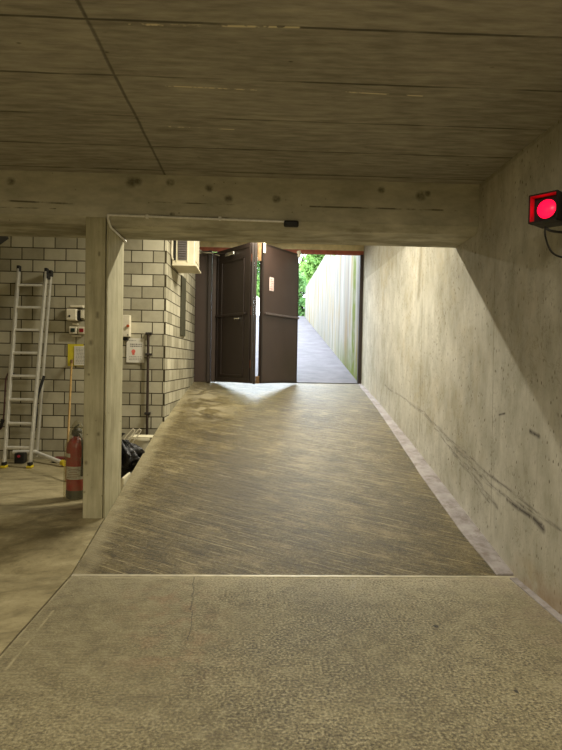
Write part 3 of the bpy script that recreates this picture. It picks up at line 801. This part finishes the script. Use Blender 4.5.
# duct plate below the unit
A_ = math.atan2(.075, 2.70)
wf = lambda y: -1.235 + .075 * (y - 7.5561) / 2.7039
mb = MB().prism([(wf(8.66) + .0015, 8.66), (wf(9.06) + .0015, 9.06), (wf(9.06) + .022, 9.06), (wf(8.66) + .022, 8.66)], 1.88, 2.775, 'Z')
tag(obj('cover_plate', mb, plain('olive_grey_cover', (70, 68, 50), .6, var=.1), origin=(-1.2, 8.95, 1.88)), 'long olive grey cover strip on the block wall below the ventilation unit', 'cover strip')

# ------------------------------------------------------------------ block wall fittings left of the column
YW = 7.556
def wallbox(name, x0, x1, z0, z1, d, mat, label, cat, bev=.006):
    t = thing(name, ((x0 + x1) / 2, YW, z0), label, cat)
    obj('housing', MB().box((x0, YW - d, z0), (x1, YW - .001, z1), bev), mat, t)
    return t
t = wallbox('control_box', -2.49, -2.36, 1.985, 2.135, .09, M_white, 'cream control box with a dark key hole on the wall left of the column', 'control box')
obj('cover', MB().box((-2.482, YW - .10, 1.995), (-2.368, YW - .09, 2.127), .004), M_white, t)
mb = MB().cyl((-2.445, YW - .106, 2.04), (-2.445, YW - .09, 2.04), .014); obj('key_hole', mb, M_black, t)
obj('cable_gland', MB().box((-2.355, YW - .07, 1.99), (-2.32, YW - .002, 2.12), .008), M_black, t)
t = wallbox('cable_trunking', -2.45, -2.29, 2.158, 2.185, .06, M_white, 'short white cable trunking above the cream control box', 'cable trunking', .003)
t = wallbox('junction_box', -2.315, -2.27, 2.01, 2.13, .07, plain('grey_plastic', (150, 144, 122), .5), 'grey junction box tucked against the column right of the cream control box', 'junction box')
obj('lid', MB().box((-2.311, YW - .078, 2.02), (-2.274, YW - .07, 2.12), .003), M_white, t)
for (x0, x1, c, nm) in ((-2.465, -2.365, (14, 40, 26), 'white switch with dark green centre on the block wall above the yellow sheet'), (-2.355, -2.255, (140, 14, 24), 'white switch with red centre on the block wall above the papers')):
    t = thing('push_switch', ((x0 + x1) / 2, YW, 1.80), nm, 'switch', 'two wall switches under the control box')
    obj('housing', MB().box((x0, YW - .05, 1.815), (x1, YW - .001, 1.91), .008), M_white, t)
    obj('button', MB().box((x0 + .022, YW - .062, 1.838), (x1 - .022, YW - .05, 1.888), .006), plain('button_%s' % ('green' if c[0] < 50 else 'red'), c, .4), t)
t = wallbox('cable_cover', -2.43, -2.36, 1.935, 1.955, .03, M_white, 'upper tiny white cable cover between control box and switches', 'cable cover', .003)
t = wallbox('cable_cover', -2.44, -2.32, 1.782, 1.798, .03, M_white, 'lower tiny white cable cover right under the two switches', 'cable cover', .003)
def text_lines(mb, x0, x1, z1, n, dz, y, seed, h=.006):
    rn = random.Random(seed)
    for k in range(n):
        x = x0
        while x < x1 - .01:
            w = rn.uniform(.008, .028); w = min(w, x1 - x)
            mb.box((x, y - .0008, z1 - k * dz - h), (x + w, y, z1 - k * dz)); x += w + .007
        
M_paper = plain('white_paper', (214, 210, 196), .7, var=.03)
M_ink = plain('grey_ink', (120, 116, 110), .7)
tag(obj('yellow_sheet', MB().box((-2.49, YW - .010, 1.40), (-2.29, YW - .006, 1.685)), plain('yellow_sheet_paper', (206, 190, 40), .6, var=.06), origin=(-2.39, YW - .008, 1.40)), 'yellow sheet on the block wall half covered by a white notice', 'notice')
t = thing('white_notice', (-2.33, YW - .015, 1.41), 'white printed notice overlapping the yellow sheet beside the column', 'notice')
obj('sheet', MB().box((-2.405, YW - .016, 1.41), (-2.22, YW - .012, 1.66)), M_paper, t)
mb = MB(); text_lines(mb, -2.385, -2.24, 1.64, 12, .018, YW - .0162, 4); obj('print', mb, M_ink, t)

# right of the column
t = wallbox('emergency_switch', -1.775, -1.68, 1.79, 2.07, .09, M_white, 'narrow cream switch box with orange button right of the column', 'switch')
obj('button', MB().cyl((-1.70, YW - .11, 1.93), (-1.70, YW - .09, 1.93), .018, 16), plain('orange_button', (180, 84, 34), .4), t)
obj('screw', MB().cyl((-1.702, YW - .094, 1.815), (-1.702, YW - .09, 1.815), .008, 10), M_black, t)
obj('cable_gland', MB().box((-1.775, YW - .06, 1.745), (-1.71, YW - .002, 1.785), .008), M_black, t)
t = thing('paper_notice', (-1.62, YW - .01, 1.455), 'white paper notice with grey lines and a red mark right of the column', 'notice')
obj('sheet', MB().box((-1.735, YW - .012, 1.46), (-1.505, YW - .006, 1.775)), M_paper, t)
mb = MB(); text_lines(mb, -1.71, -1.60, 1.75, 1, .02, YW - .0122, 2); text_lines(mb, -1.69, -1.54, 1.705, 2, .026, YW - .0122, 8, .014); text_lines(mb, -1.70, -1.54, 1.54, 3, .02, YW - .0122, 9)
obj('print', mb, M_ink, t)
mb = MB().lathe([(.026, -.001), (.026, .001)], M=Matrix.Translation((-1.645, YW - .0135, 1.605)) @ Matrix.Rotation(R(90), 4, 'X'), seg=12)
mb.box((-1.66, YW - .0135, 1.56), (-1.63, YW - .012, 1.60))
obj('red_mark', mb, plain('red_print', (220, 110, 96), .6), t)
t = thing('steel_post', (-1.45, YW - .04, .5), 'dark vertical pipe with clamps on the block wall beside the side corner', 'pipe')
obj('pipe', MB().cyl((-1.45, YW - .04, .19), (-1.45, YW - .04, 1.85), .017), plain('dark_rusty_steel', (58, 46, 36), .6, .3), t, smooth=True)
mb = MB()
M_clamp = plain('dark_clamp', (36, 30, 26), .6)
for z_ in (1.57, .80, 1.84): obj('clamp', MB().box((-1.485, YW - .06, z_ - .015), (-1.41, YW - .001, z_ + .015), .006), M_clamp, t)

# ------------------------------------------------------------------ ladder
t = thing('aluminium_ladder', (-2.87, 7.2, LZ), 'tall aluminium extension ladder leaning on the block wall', 'ladder')
FL, FR = Vector((-3.02, 6.93, LZ + .03)), Vector((-2.72, 6.94, LZ + .03))
TL, TR = Vector((-3.062, 7.40, 2.64)), Vector((-2.718, 7.40, 2.615))
def rail(mb, a, b, w=.062, th=.026):
    d = (b - a).normalized(); x = Vector((1, 0, 0)); x = (x - d * x.dot(d)).normalized(); y = d.cross(x)
    M = Matrix(((x.x, y.x, d.x, a.x), (x.y, y.y, d.y, a.y), (x.z, y.z, d.z, a.z), (0, 0, 0, 1)))
    mb.box((-th / 2, -w / 2, 0), (th / 2, w / 2, (b - a).length), .004, M=M); return mb
M_rail = plain('dull_aluminium', (205, 202, 190), .35, .4, var=.08, scale=20)
r1 = obj('side_rail', rail(MB(), FL, TL), M_rail, t); r2 = obj('side_rail', rail(MB(), FR, TR), M_rail, t)
RBL, RBR = Vector((-3.19, 7.46, LZ + .07)), Vector((-2.835, 7.44, LZ + .05))
RTL, RTR = Vector((-3.088, 7.42, 2.50)), Vector((-2.69, 7.48, 2.60))
RBL = Vector((-3.213, 7.42, .72))
obj('rear_rail', rail(MB(), RBR, RTR, .05, .024), M_rail, t); obj('rear_rail', rail(MB(), RBL, RTL, .05, .022), M_rail, t)
def lerp(a, b, z): k = (z - a.z) / (b.z - a.z); return a + (b - a) * k
for k in range(8):
    z_ = .42 + k * .2845
    a, b = lerp(FL, TL, z_), lerp(FR, TR, z_ - .003)
    obj('rung', MB().box((a.x + .010, a.y - .018, z_ - .015), (b.x - .010, a.y + .018, z_ + .013), .005), M_alu, t)
for a, nm in ((FL, 'foot'), (FR, 'foot')):
    mb = MB().box((a.x - .03, a.y - .05, LZ + .001), (a.x + .03, a.y + .045, LZ + .03), .006)
    f_ = obj('rubber_foot', mb, M_yel, t); tag(f_, 'yellow rubber foot')
    mb = MB().box((a.x - .02, a.y - .04, LZ + .028), (a.x + .02, a.y + .035, LZ + .07), .006)
    obj('foot_socket', mb, M_black, f_)
for a in (TL, TR, RTR):
    obj('end_cap', MB().box((a.x - .018, a.y - .036, a.z - .06), (a.x + .018, a.y + .036, a.z + .02), .008), M_black, t)
obj('guide_bracket', MB().box((-2.748, 7.36, 2.50), (-2.685, 7.50, 2.58), .01), M_black, t)
mb = MB().tube([(-2.735, 7.40, 1.27), (-2.77, 7.37, 1.12), (-2.80, 7.33, .95), (-2.79, 7.30, .75), (-2.80, 7.26, .58)], .018, 8)
tag(obj('strap', mb, M_black, t, smooth=True), 'black strap hanging from the right rail')
# stabiliser bar
mb = MB().cyl((-3.12, 7.42, LZ + .11), (-2.83, 7.40, LZ + .12), .026); mb.cyl((-2.83, 7.40, LZ + .11), (-2.38, 7.06, LZ + .045), .027)
sb = obj('stabiliser_bar', mb, M_alu, t, smooth=True)
mb = MB().cyl((-2.385, 7.064, LZ + .045), (-2.335, 7.026, LZ + .042), .036); obj('bar_cap', mb, M_yel, sb)

t = thing('cable', (-3.25, 7.5, 1.2), 'dark red and black cable hanging on the block wall left of the ladder', 'cable')
mb = MB().tube([(-3.19, 7.51, 1.28), (-3.21, 7.50, 1.31), (-3.25, 7.49, 1.22), (-3.26, 7.48, .95), (-3.27, 7.47, .72), (-3.30, 7.47, .58), (-3.42, 7.47, .57)], .009, 8)
obj('cord', mb, plain('dark_red_cord', (70, 26, 24), .6), t, smooth=True)
mb = MB().tube([(-3.275, 7.465, .70), (-3.30, 7.46, .62), (-3.36, 7.46, .585)], .026, 8); obj('grip', mb, M_black, t, smooth=True)
mb = MB().box((-3.21, 7.49, 1.25), (-3.17, YW - .001, 1.30), .005); obj('hook', mb, M_black, t)

t = thing('charger_box', (-3.0, 7.3, LZ), 'small dark box with a red light on the floor behind the ladder feet', 'box')
obj('housing', MB().box((-3.02, 7.20, LZ + .001), (-2.90, 7.31, LZ + .13), .012), M_black, t)
mb = MB().cyl((-2.96, 7.192, LZ + .095), (-2.96, 7.201, LZ + .095), .018, 12); obj('red_light', mb, plain('red_indicator', (150, 50, 60), .4, emit=((255, 20, 50), .03)), t)
t = thing('red_block', (-2.5, 7.15, LZ), 'low dark red block lying on the floor under the ladder stabiliser bar', 'block')
obj('body', MB().box((-2.58, 7.28, LZ + .001), (-2.32, 7.42, LZ + .065), .01), plain('dark_red_plastic', (96, 22, 20), .5), t)
obj('edge_band', MB().box((-2.582, 7.278, LZ + .002), (-2.318, 7.285, LZ + .02), .001), M_black, t)

# ------------------------------------------------------------------ wooden broom stick
t = thing('wooden_pole', (-2.03, 6.2, LZ), 'long thin wooden pole leaning against the block wall beside the extinguisher', 'pole')
obj('stick', MB().cyl((-2.035, 6.16, LZ + .004), (-2.425, 7.505, 1.44), .013), plain('ochre_wood', (158, 128, 72), .6, var=.12, scale=20), t, smooth=True)
obj('stick_tip', MB().cyl((-2.423, 7.50, 1.435), (-2.435, 7.53, 1.475), .017), plain('dark_wood_tip', (110, 78, 40), .6), t)

# ------------------------------------------------------------------ fire extinguisher in a clear cover
ex, ey = -1.705, 5.45
t = thing('fire_extinguisher', (ex, ey, LZ), 'red fire extinguisher in a clear plastic cover beside the concrete column', 'fire extinguisher')
M_red = plain('extinguisher_red', (165, 26, 28), .35, var=.06)
mb = MB().lathe([(.0, LZ + .006), (.085, LZ + .006), (.093, LZ + .02), (.093, LZ + .085)], c=(ex, ey, 0), seg=32); obj('base_ring', mb, plain('base_grey', (52, 54, 46), .6), t, smooth=True)
mb = MB().lathe([(.0, LZ + .084), (.091, LZ + .085), (.091, LZ + .48), (.084, LZ + .52), (.062, LZ + .555), (.034, LZ + .575), (.028, LZ + .60), (0, LZ + .60)], c=(ex, ey, 0), seg=40); obj('cylinder', mb, M_red, t, smooth=True)
def arc(mb, r, z0, z1, a0, a1, n=14):
    def f(i, j): a = R(a0 + (a1 - a0) * i / n); return (ex + r * math.cos(a), ey + r * math.sin(a), (z0, z1)[j])
    return mb.grid(f, range(n + 1), [0, 1])
lb = obj('label', arc(MB(), .0925, LZ + .19, LZ + .31, -145, -35), M_paper, t)
mb = MB()
for k in range(6): arc(mb, .0932, LZ + .205 + k * .016, LZ + .211 + k * .016, -135 + (k * 13) % 20, -70 + (k * 17) % 25, 8)
obj('print', mb, plain('brown_print', (140, 110, 90), .7), lb)
obj('small_label', arc(MB(), .0925, LZ + .395, LZ + .43, -165, -110), M_paper, t)
mb = MB().lathe([(.035, LZ + .585), (.05, LZ + .60), (.045, LZ + .64), (.022, LZ + .66), (.0, LZ + .66)], c=(ex, ey, 0), seg=18); mb.box((ex - .035, ey - .016, LZ + .63), (ex + .04, ey + .016, LZ + .65), .005); obj('valve', mb, M_black, t)
mb = MB().box((0, -.012, -.007), (.065, .012, .007), .004, M=Matrix.Translation((ex - .03, ey, LZ + .658)) @ Matrix.Rotation(R(-35), 4, 'Y')); obj('lever', mb, M_black, t)
mb = MB().tube([(ex + .02, ey - .02, LZ + .62), (ex + .065, ey - .05, LZ + .55), (ex + .075, ey - .065, LZ + .4), (ex + .07, ey - .07, LZ + .22)], .011, 8); obj('hose', mb, M_black, t, smooth=True)
n = N('clear_plastic_film')
n.b.inputs['Transmission Weight'].default_value = 0
gl = n.new('ShaderNodeBsdfTransparent'); gl.inputs[0].default_value = (.93, .92, .86, 1)
mx = n.new('ShaderNodeMixShader'); n.put(mx.inputs[0], n.math('ADD', n.rng(n.noise(9, 5, dist=.6), .35, .75, .12, .34), n.rng(n.xyz()[2], LZ + .54, LZ + .66, 0, .3), clamp=True))
n.put(n.b.inputs['Base Color'], srgb(170, 164, 130)); n.b.inputs['Roughness'].default_value = .2
n.t.links.new(gl.outputs[0], mx.inputs[1]); n.t.links.new(n.b.outputs[0], mx.inputs[2]); n.t.links.new(mx.outputs[0], n.t.nodes['Material Output'].inputs[0])
M_film = n.m
mb = MB(); prof = [(.118, .002), (.116, .15), (.112, .35), (.108, .47), (.095, .54), (.072, .62), (.045, .69), (.012, .735)]
def cf(i, a):
    r, h = prof[i]; an = 2 * math.pi * a / 36
    rr = r * (1 + .05 * mnoise.noise(Vector((math.cos(an) * 2, math.sin(an) * 2, h * 6))) + .03 * math.sin(an * 5 + h * 9))
    return (ex + rr * math.cos(an), ey + rr * math.sin(an), LZ + h)
mb.grid(cf, range(len(prof)), range(37)); bmesh.ops.remove_doubles(mb.bm, verts=mb.bm.verts, dist=1e-5)
tag(obj('plastic_cover', mb, M_film, t, smooth=True), 'clear creased plastic cover gathered to a point')

# ------------------------------------------------------------------ rubbish bag and bucket in the niche by the ramp
bx0, by0 = -1.505, 6.35
mb = MB()
bmesh.ops.create_icosphere(mb.bm, subdivisions=5, radius=1)
for v in mb.bm.verts:
    p = v.co.copy(); h = (p.z + 1) / 2
    r = .215 * (1 - .35 * sstep((h - .55) / .45))
    fold = .05 * mnoise.noise(Vector((p.x * 2.2, p.y * 2.2, p.z * 1.4))) + .022 * math.sin(math.atan2(p.y, p.x) * 11 + p.z * 3) * (.4 + h) + .018 * mnoise.noise(p * 6)
    rr = math.sqrt(max(0, p.x * p.x + p.y * p.y)); f = (1 + fold / .2)
    v.co = Vector((bx0 + p.x * r * f * (1.0 if h > .12 else 1), by0 + p.y * r * f, LZ + .004 + max(0, (h ** .8) * .43 + .25 * fold * h)))
t = thing('rubbish_bag', (bx0, by0, LZ), 'black plastic rubbish bag behind the column beside the ramp edge', 'bag')
n = N('black_bin_liner'); M_bag = n.done(srgb(10, 10, 14), .28, n.bump(n.noise(14, 4, .6, dist=1.5), .8, .02), spec=.6)
obj('sack', mb, M_bag, t, smooth=True)
mb = MB().lathe([(.045, 0), (.02, .03), (.05, .07), (.075, .09), (.02, .05)], c=(bx0 - .03, by0, LZ + .41), seg=14); obj('knot', mb, M_bag, t)

t = thing('white_bucket', (-1.47, 7.12, LZ), 'white plastic bucket behind the black bag against the block wall', 'bucket')
M_bk = plain('off_white_plastic', (222, 214, 184), .5, var=.04)
bkx, bky = -1.44, 7.12
mb = MB().lathe([(.0, LZ + .003), (.115, LZ + .004), (.145, LZ + .335), (.155, LZ + .335), (.155, LZ + .36), (.142, LZ + .362), (.136, LZ + .33), (.108, LZ + .02), (0, LZ + .018)], c=(bkx, bky, 0), seg=32)
obj('tub', mb, M_bk, t, smooth=True)
mb = MB().tube([(bkx + .155, bky, LZ + .33), (bkx + .12, bky - .14, LZ + .22), (bkx, bky - .19, LZ + .18), (bkx - .12, bky - .14, LZ + .22), (bkx - .155, bky, LZ + .33)], .006, 6)
obj('handle', mb, plain('dark_blue_handle', (34, 30, 60), .5), t, smooth=True)
mb = MB().box((bkx - .13, bky - .10, LZ + .362), (bkx + .15, bky + .12, LZ + .378), .006)
tag(obj('bucket_lid', mb, M_bk, origin=(bkx, bky, LZ + .362)), 'flat off-white board lying on top of the white bucket', 'board')
for dx, lbl in ((0, 'leftmost white wire loop sticking up behind the black bag'), (.075, 'second white wire loop sticking up beside the bucket board')):
    mb = MB().tube([(bkx - .19 + dx, 6.88, LZ + .002), (bkx - .19 + dx, 6.9, LZ + .30), (bkx - .08 + dx, 6.93, LZ + .47), (bkx - .055 + dx, 6.93, LZ + .475), (bkx - .05 + dx, 6.93, LZ + .45), (bkx - .15 + dx, 6.9, LZ + .28), (bkx - .155 + dx, 6.88, LZ + .002)], .0065, 6)
    tag(obj('wire_hanger', mb, M_white, origin=(bkx - .17 + dx, 6.9, LZ), smooth=True), lbl, 'wire loop', 'white wire loops by the bucket')
# white cloth scrap beside column foot
mb = MB().box((-1.277 - .035, 5.55, LZ + .001), (-1.285, 5.85, rz(5.6) + .04), .012)
tag(obj('foam_strip', mb, M_bk, origin=(-1.30, 5.7, LZ)), 'pale strip wedged between ramp edge and column foot', 'strip')

# ------------------------------------------------------------------ black floodlight at the upper left
t = thing('black_floodlight', (-3.0, 6.2, 2.7), 'black floodlight hanging behind the beam, cut by the left edge of the photo', 'floodlight')
mb = MB(Matrix.Translation((-2.82, 6.2, 2.72)) @ Matrix.Rotation(R(-8), 4, 'Y'))
mb.prism([(-.30, -.13), (-.06, -.05), (.10, .04), (.09, .075), (-.30, .10)], -.12, .12, 'Y'); obj('housing', mb, M_black, t)
mb = MB().cyl((-3.0, 6.2, 2.80), (-3.0, 6.2, 3.749), .015); mb.box((-3.06, 6.14, 3.72), (-2.94, 6.26, 3.749), .005); obj('hanger_rod', mb, M_black, t)
mb = MB(Matrix.Translation((-2.82, 6.2, 2.72)) @ Matrix.Rotation(R(-8), 4, 'Y')); mb.prism([(-.28, -.135), (-.07, -.06), (-.07, -.055), (-.28, -.125)], -.10, .10, 'Y'); obj('glass', mb, plain('dark_lamp_glass', (40, 40, 40), .1), t)

# ------------------------------------------------------------------ red signal lamp on the right wall
cx_, cy_, cz_ = 1.59, 3.17, 2.372
az = R(50)  # facing direction, from -Y towards -X
fn = Vector((-math.sin(az), -math.cos(az), 0)); rt = Vector((math.cos(az), -math.sin(az), 0))
MS = Matrix(((rt.x, -fn.x, 0, cx_), (rt.y, -fn.y, 0, cy_), (0, 0, 1, cz_), (0, 0, 0, 1)))   # local x = right in the picture, y = into the lamp
t = thing('signal_lamp', (cx_, cy_, cz_), 'black square signal lamp with glowing red lens on the right wall', 'signal lamp')
M_sig = plain('signal_black', (22, 18, 18), .45, var=.1)
H = .079
mb = MB(MS); mb.box((-H, 0, -H), (H, .12, H), .006); obj('housing', mb, M_sig, t)
mb = MB(MS); w = .007
mb.box((-H, -.055, -H), (-H + w, .0, H)); mb.box((H - w, -.055, -H), (H, 0, H)); mb.box((-H, -.055, H - w), (H, 0, H)); mb.box((-H, -.055, -H), (H, 0, -H + w))
obj('hood', mb, M_sig, t)
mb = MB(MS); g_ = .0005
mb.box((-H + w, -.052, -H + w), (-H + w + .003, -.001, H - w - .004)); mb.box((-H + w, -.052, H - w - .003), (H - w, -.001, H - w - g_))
obj('hood_glow_paint', mb, plain('red_glow_paint', (235, 20, 50), .35, var=.05), t)  # lens glow on the hood's inner faces, painted as bright red colour
n = N('red_lens_glow'); n.done(srgb(150, 0, 20), .3)
n.b.inputs['Emission Color'].default_value = (1.0, .004, .035, 1); n.b.inputs['Emission Strength'].default_value = 2.2
mb = MB(MS)
mb.lathe([(.053, 0), (.051, .008), (.038, .016), (.02, .021), (0, .022)], seg=32, M=Matrix.Rotation(R(90), 4, 'X')); obj('lens', mb, n.m, t, smooth=True)
mb = MB(MS); mb.lathe([(.060, 0), (.060, .008), (.054, .008), (.054, 0)], seg=32, M=Matrix.Rotation(R(90), 4, 'X')); obj('lens_ring', mb, M_sig, t)
mb = MB(); mb.box((1.64, 3.22, 2.33), (1.829, 3.27, 2.39), .005); mb.box((1.80, 3.16, 2.27), (1.829, 3.33, 2.44), .005); obj('bracket', mb, M_sig, t)
mb = MB().tube([(1.585, 3.17, 2.275), (1.585, 3.17, 2.22), (1.62, 3.16, 2.13), (1.70, 3.16, 2.10), (1.79, 3.16, 2.11), (1.822, 3.16, 2.16), (1.822, 3.16, 2.27)], .0055, 6)
mb.tube([(1.60, 3.2, 2.275), (1.63, 3.19, 2.255), (1.72, 3.19, 2.25), (1.822, 3.2, 2.275)], .007, 6)
obj('cable', mb, M_black, t, smooth=True)

# ------------------------------------------------------------------ ceiling lamps
M_tube = plain('lamp_tube', (240, 235, 210), .4, emit=((255, 238, 190), 2.0))
def lamp(x, y, z, ln, w, P, zc, label):
    t = thing('ceiling_lamp', (x, y, zc), label, 'ceiling lamp', 'fluorescent ceiling lamps')
    obj('housing', MB().box((x - ln / 2, y - .07, z + .045), (x + ln / 2, y + .07, zc), .008), M_white, t)
    obj('tube', MB().cyl((x - ln / 2 + .03, y, z + .025), (x + ln / 2 - .03, y, z + .025), .013), M_tube, t)
    ld = bpy.data.lights.new('tube_light', 'AREA'); ld.shape = 'RECTANGLE'; ld.size = ln; ld.size_y = w; ld.energy = P; ld.color = LAMP_COL if y < 5 else (1.0, 0.93, 0.76)
    lo = bpy.data.objects.new('tube_light', ld); S.collection.objects.link(lo); lo.parent = t; lo.location = (0, 0, z - zc)
labs = ['fluorescent lamp on the garage ceiling above the viewer', 'fluorescent lamp on the garage ceiling left of the viewer', 'unseen fluorescent lamp added near the rear wall to brighten the beam']
for (x, y, z, ln, w, P), lb in zip(GARAGE_LAMPS, labs): lamp(x, y, z, ln, w, P, 3.023, lb)
labs = ['fluorescent lamp above the lower ramp hidden behind the beam', 'fluorescent lamp above the upper ramp near the folding door']
for (x, y, z, ln, w, P), lb in zip(TUNNEL_LAMPS, labs): lamp(x, y, z, ln, w, P, 3.749, lb)
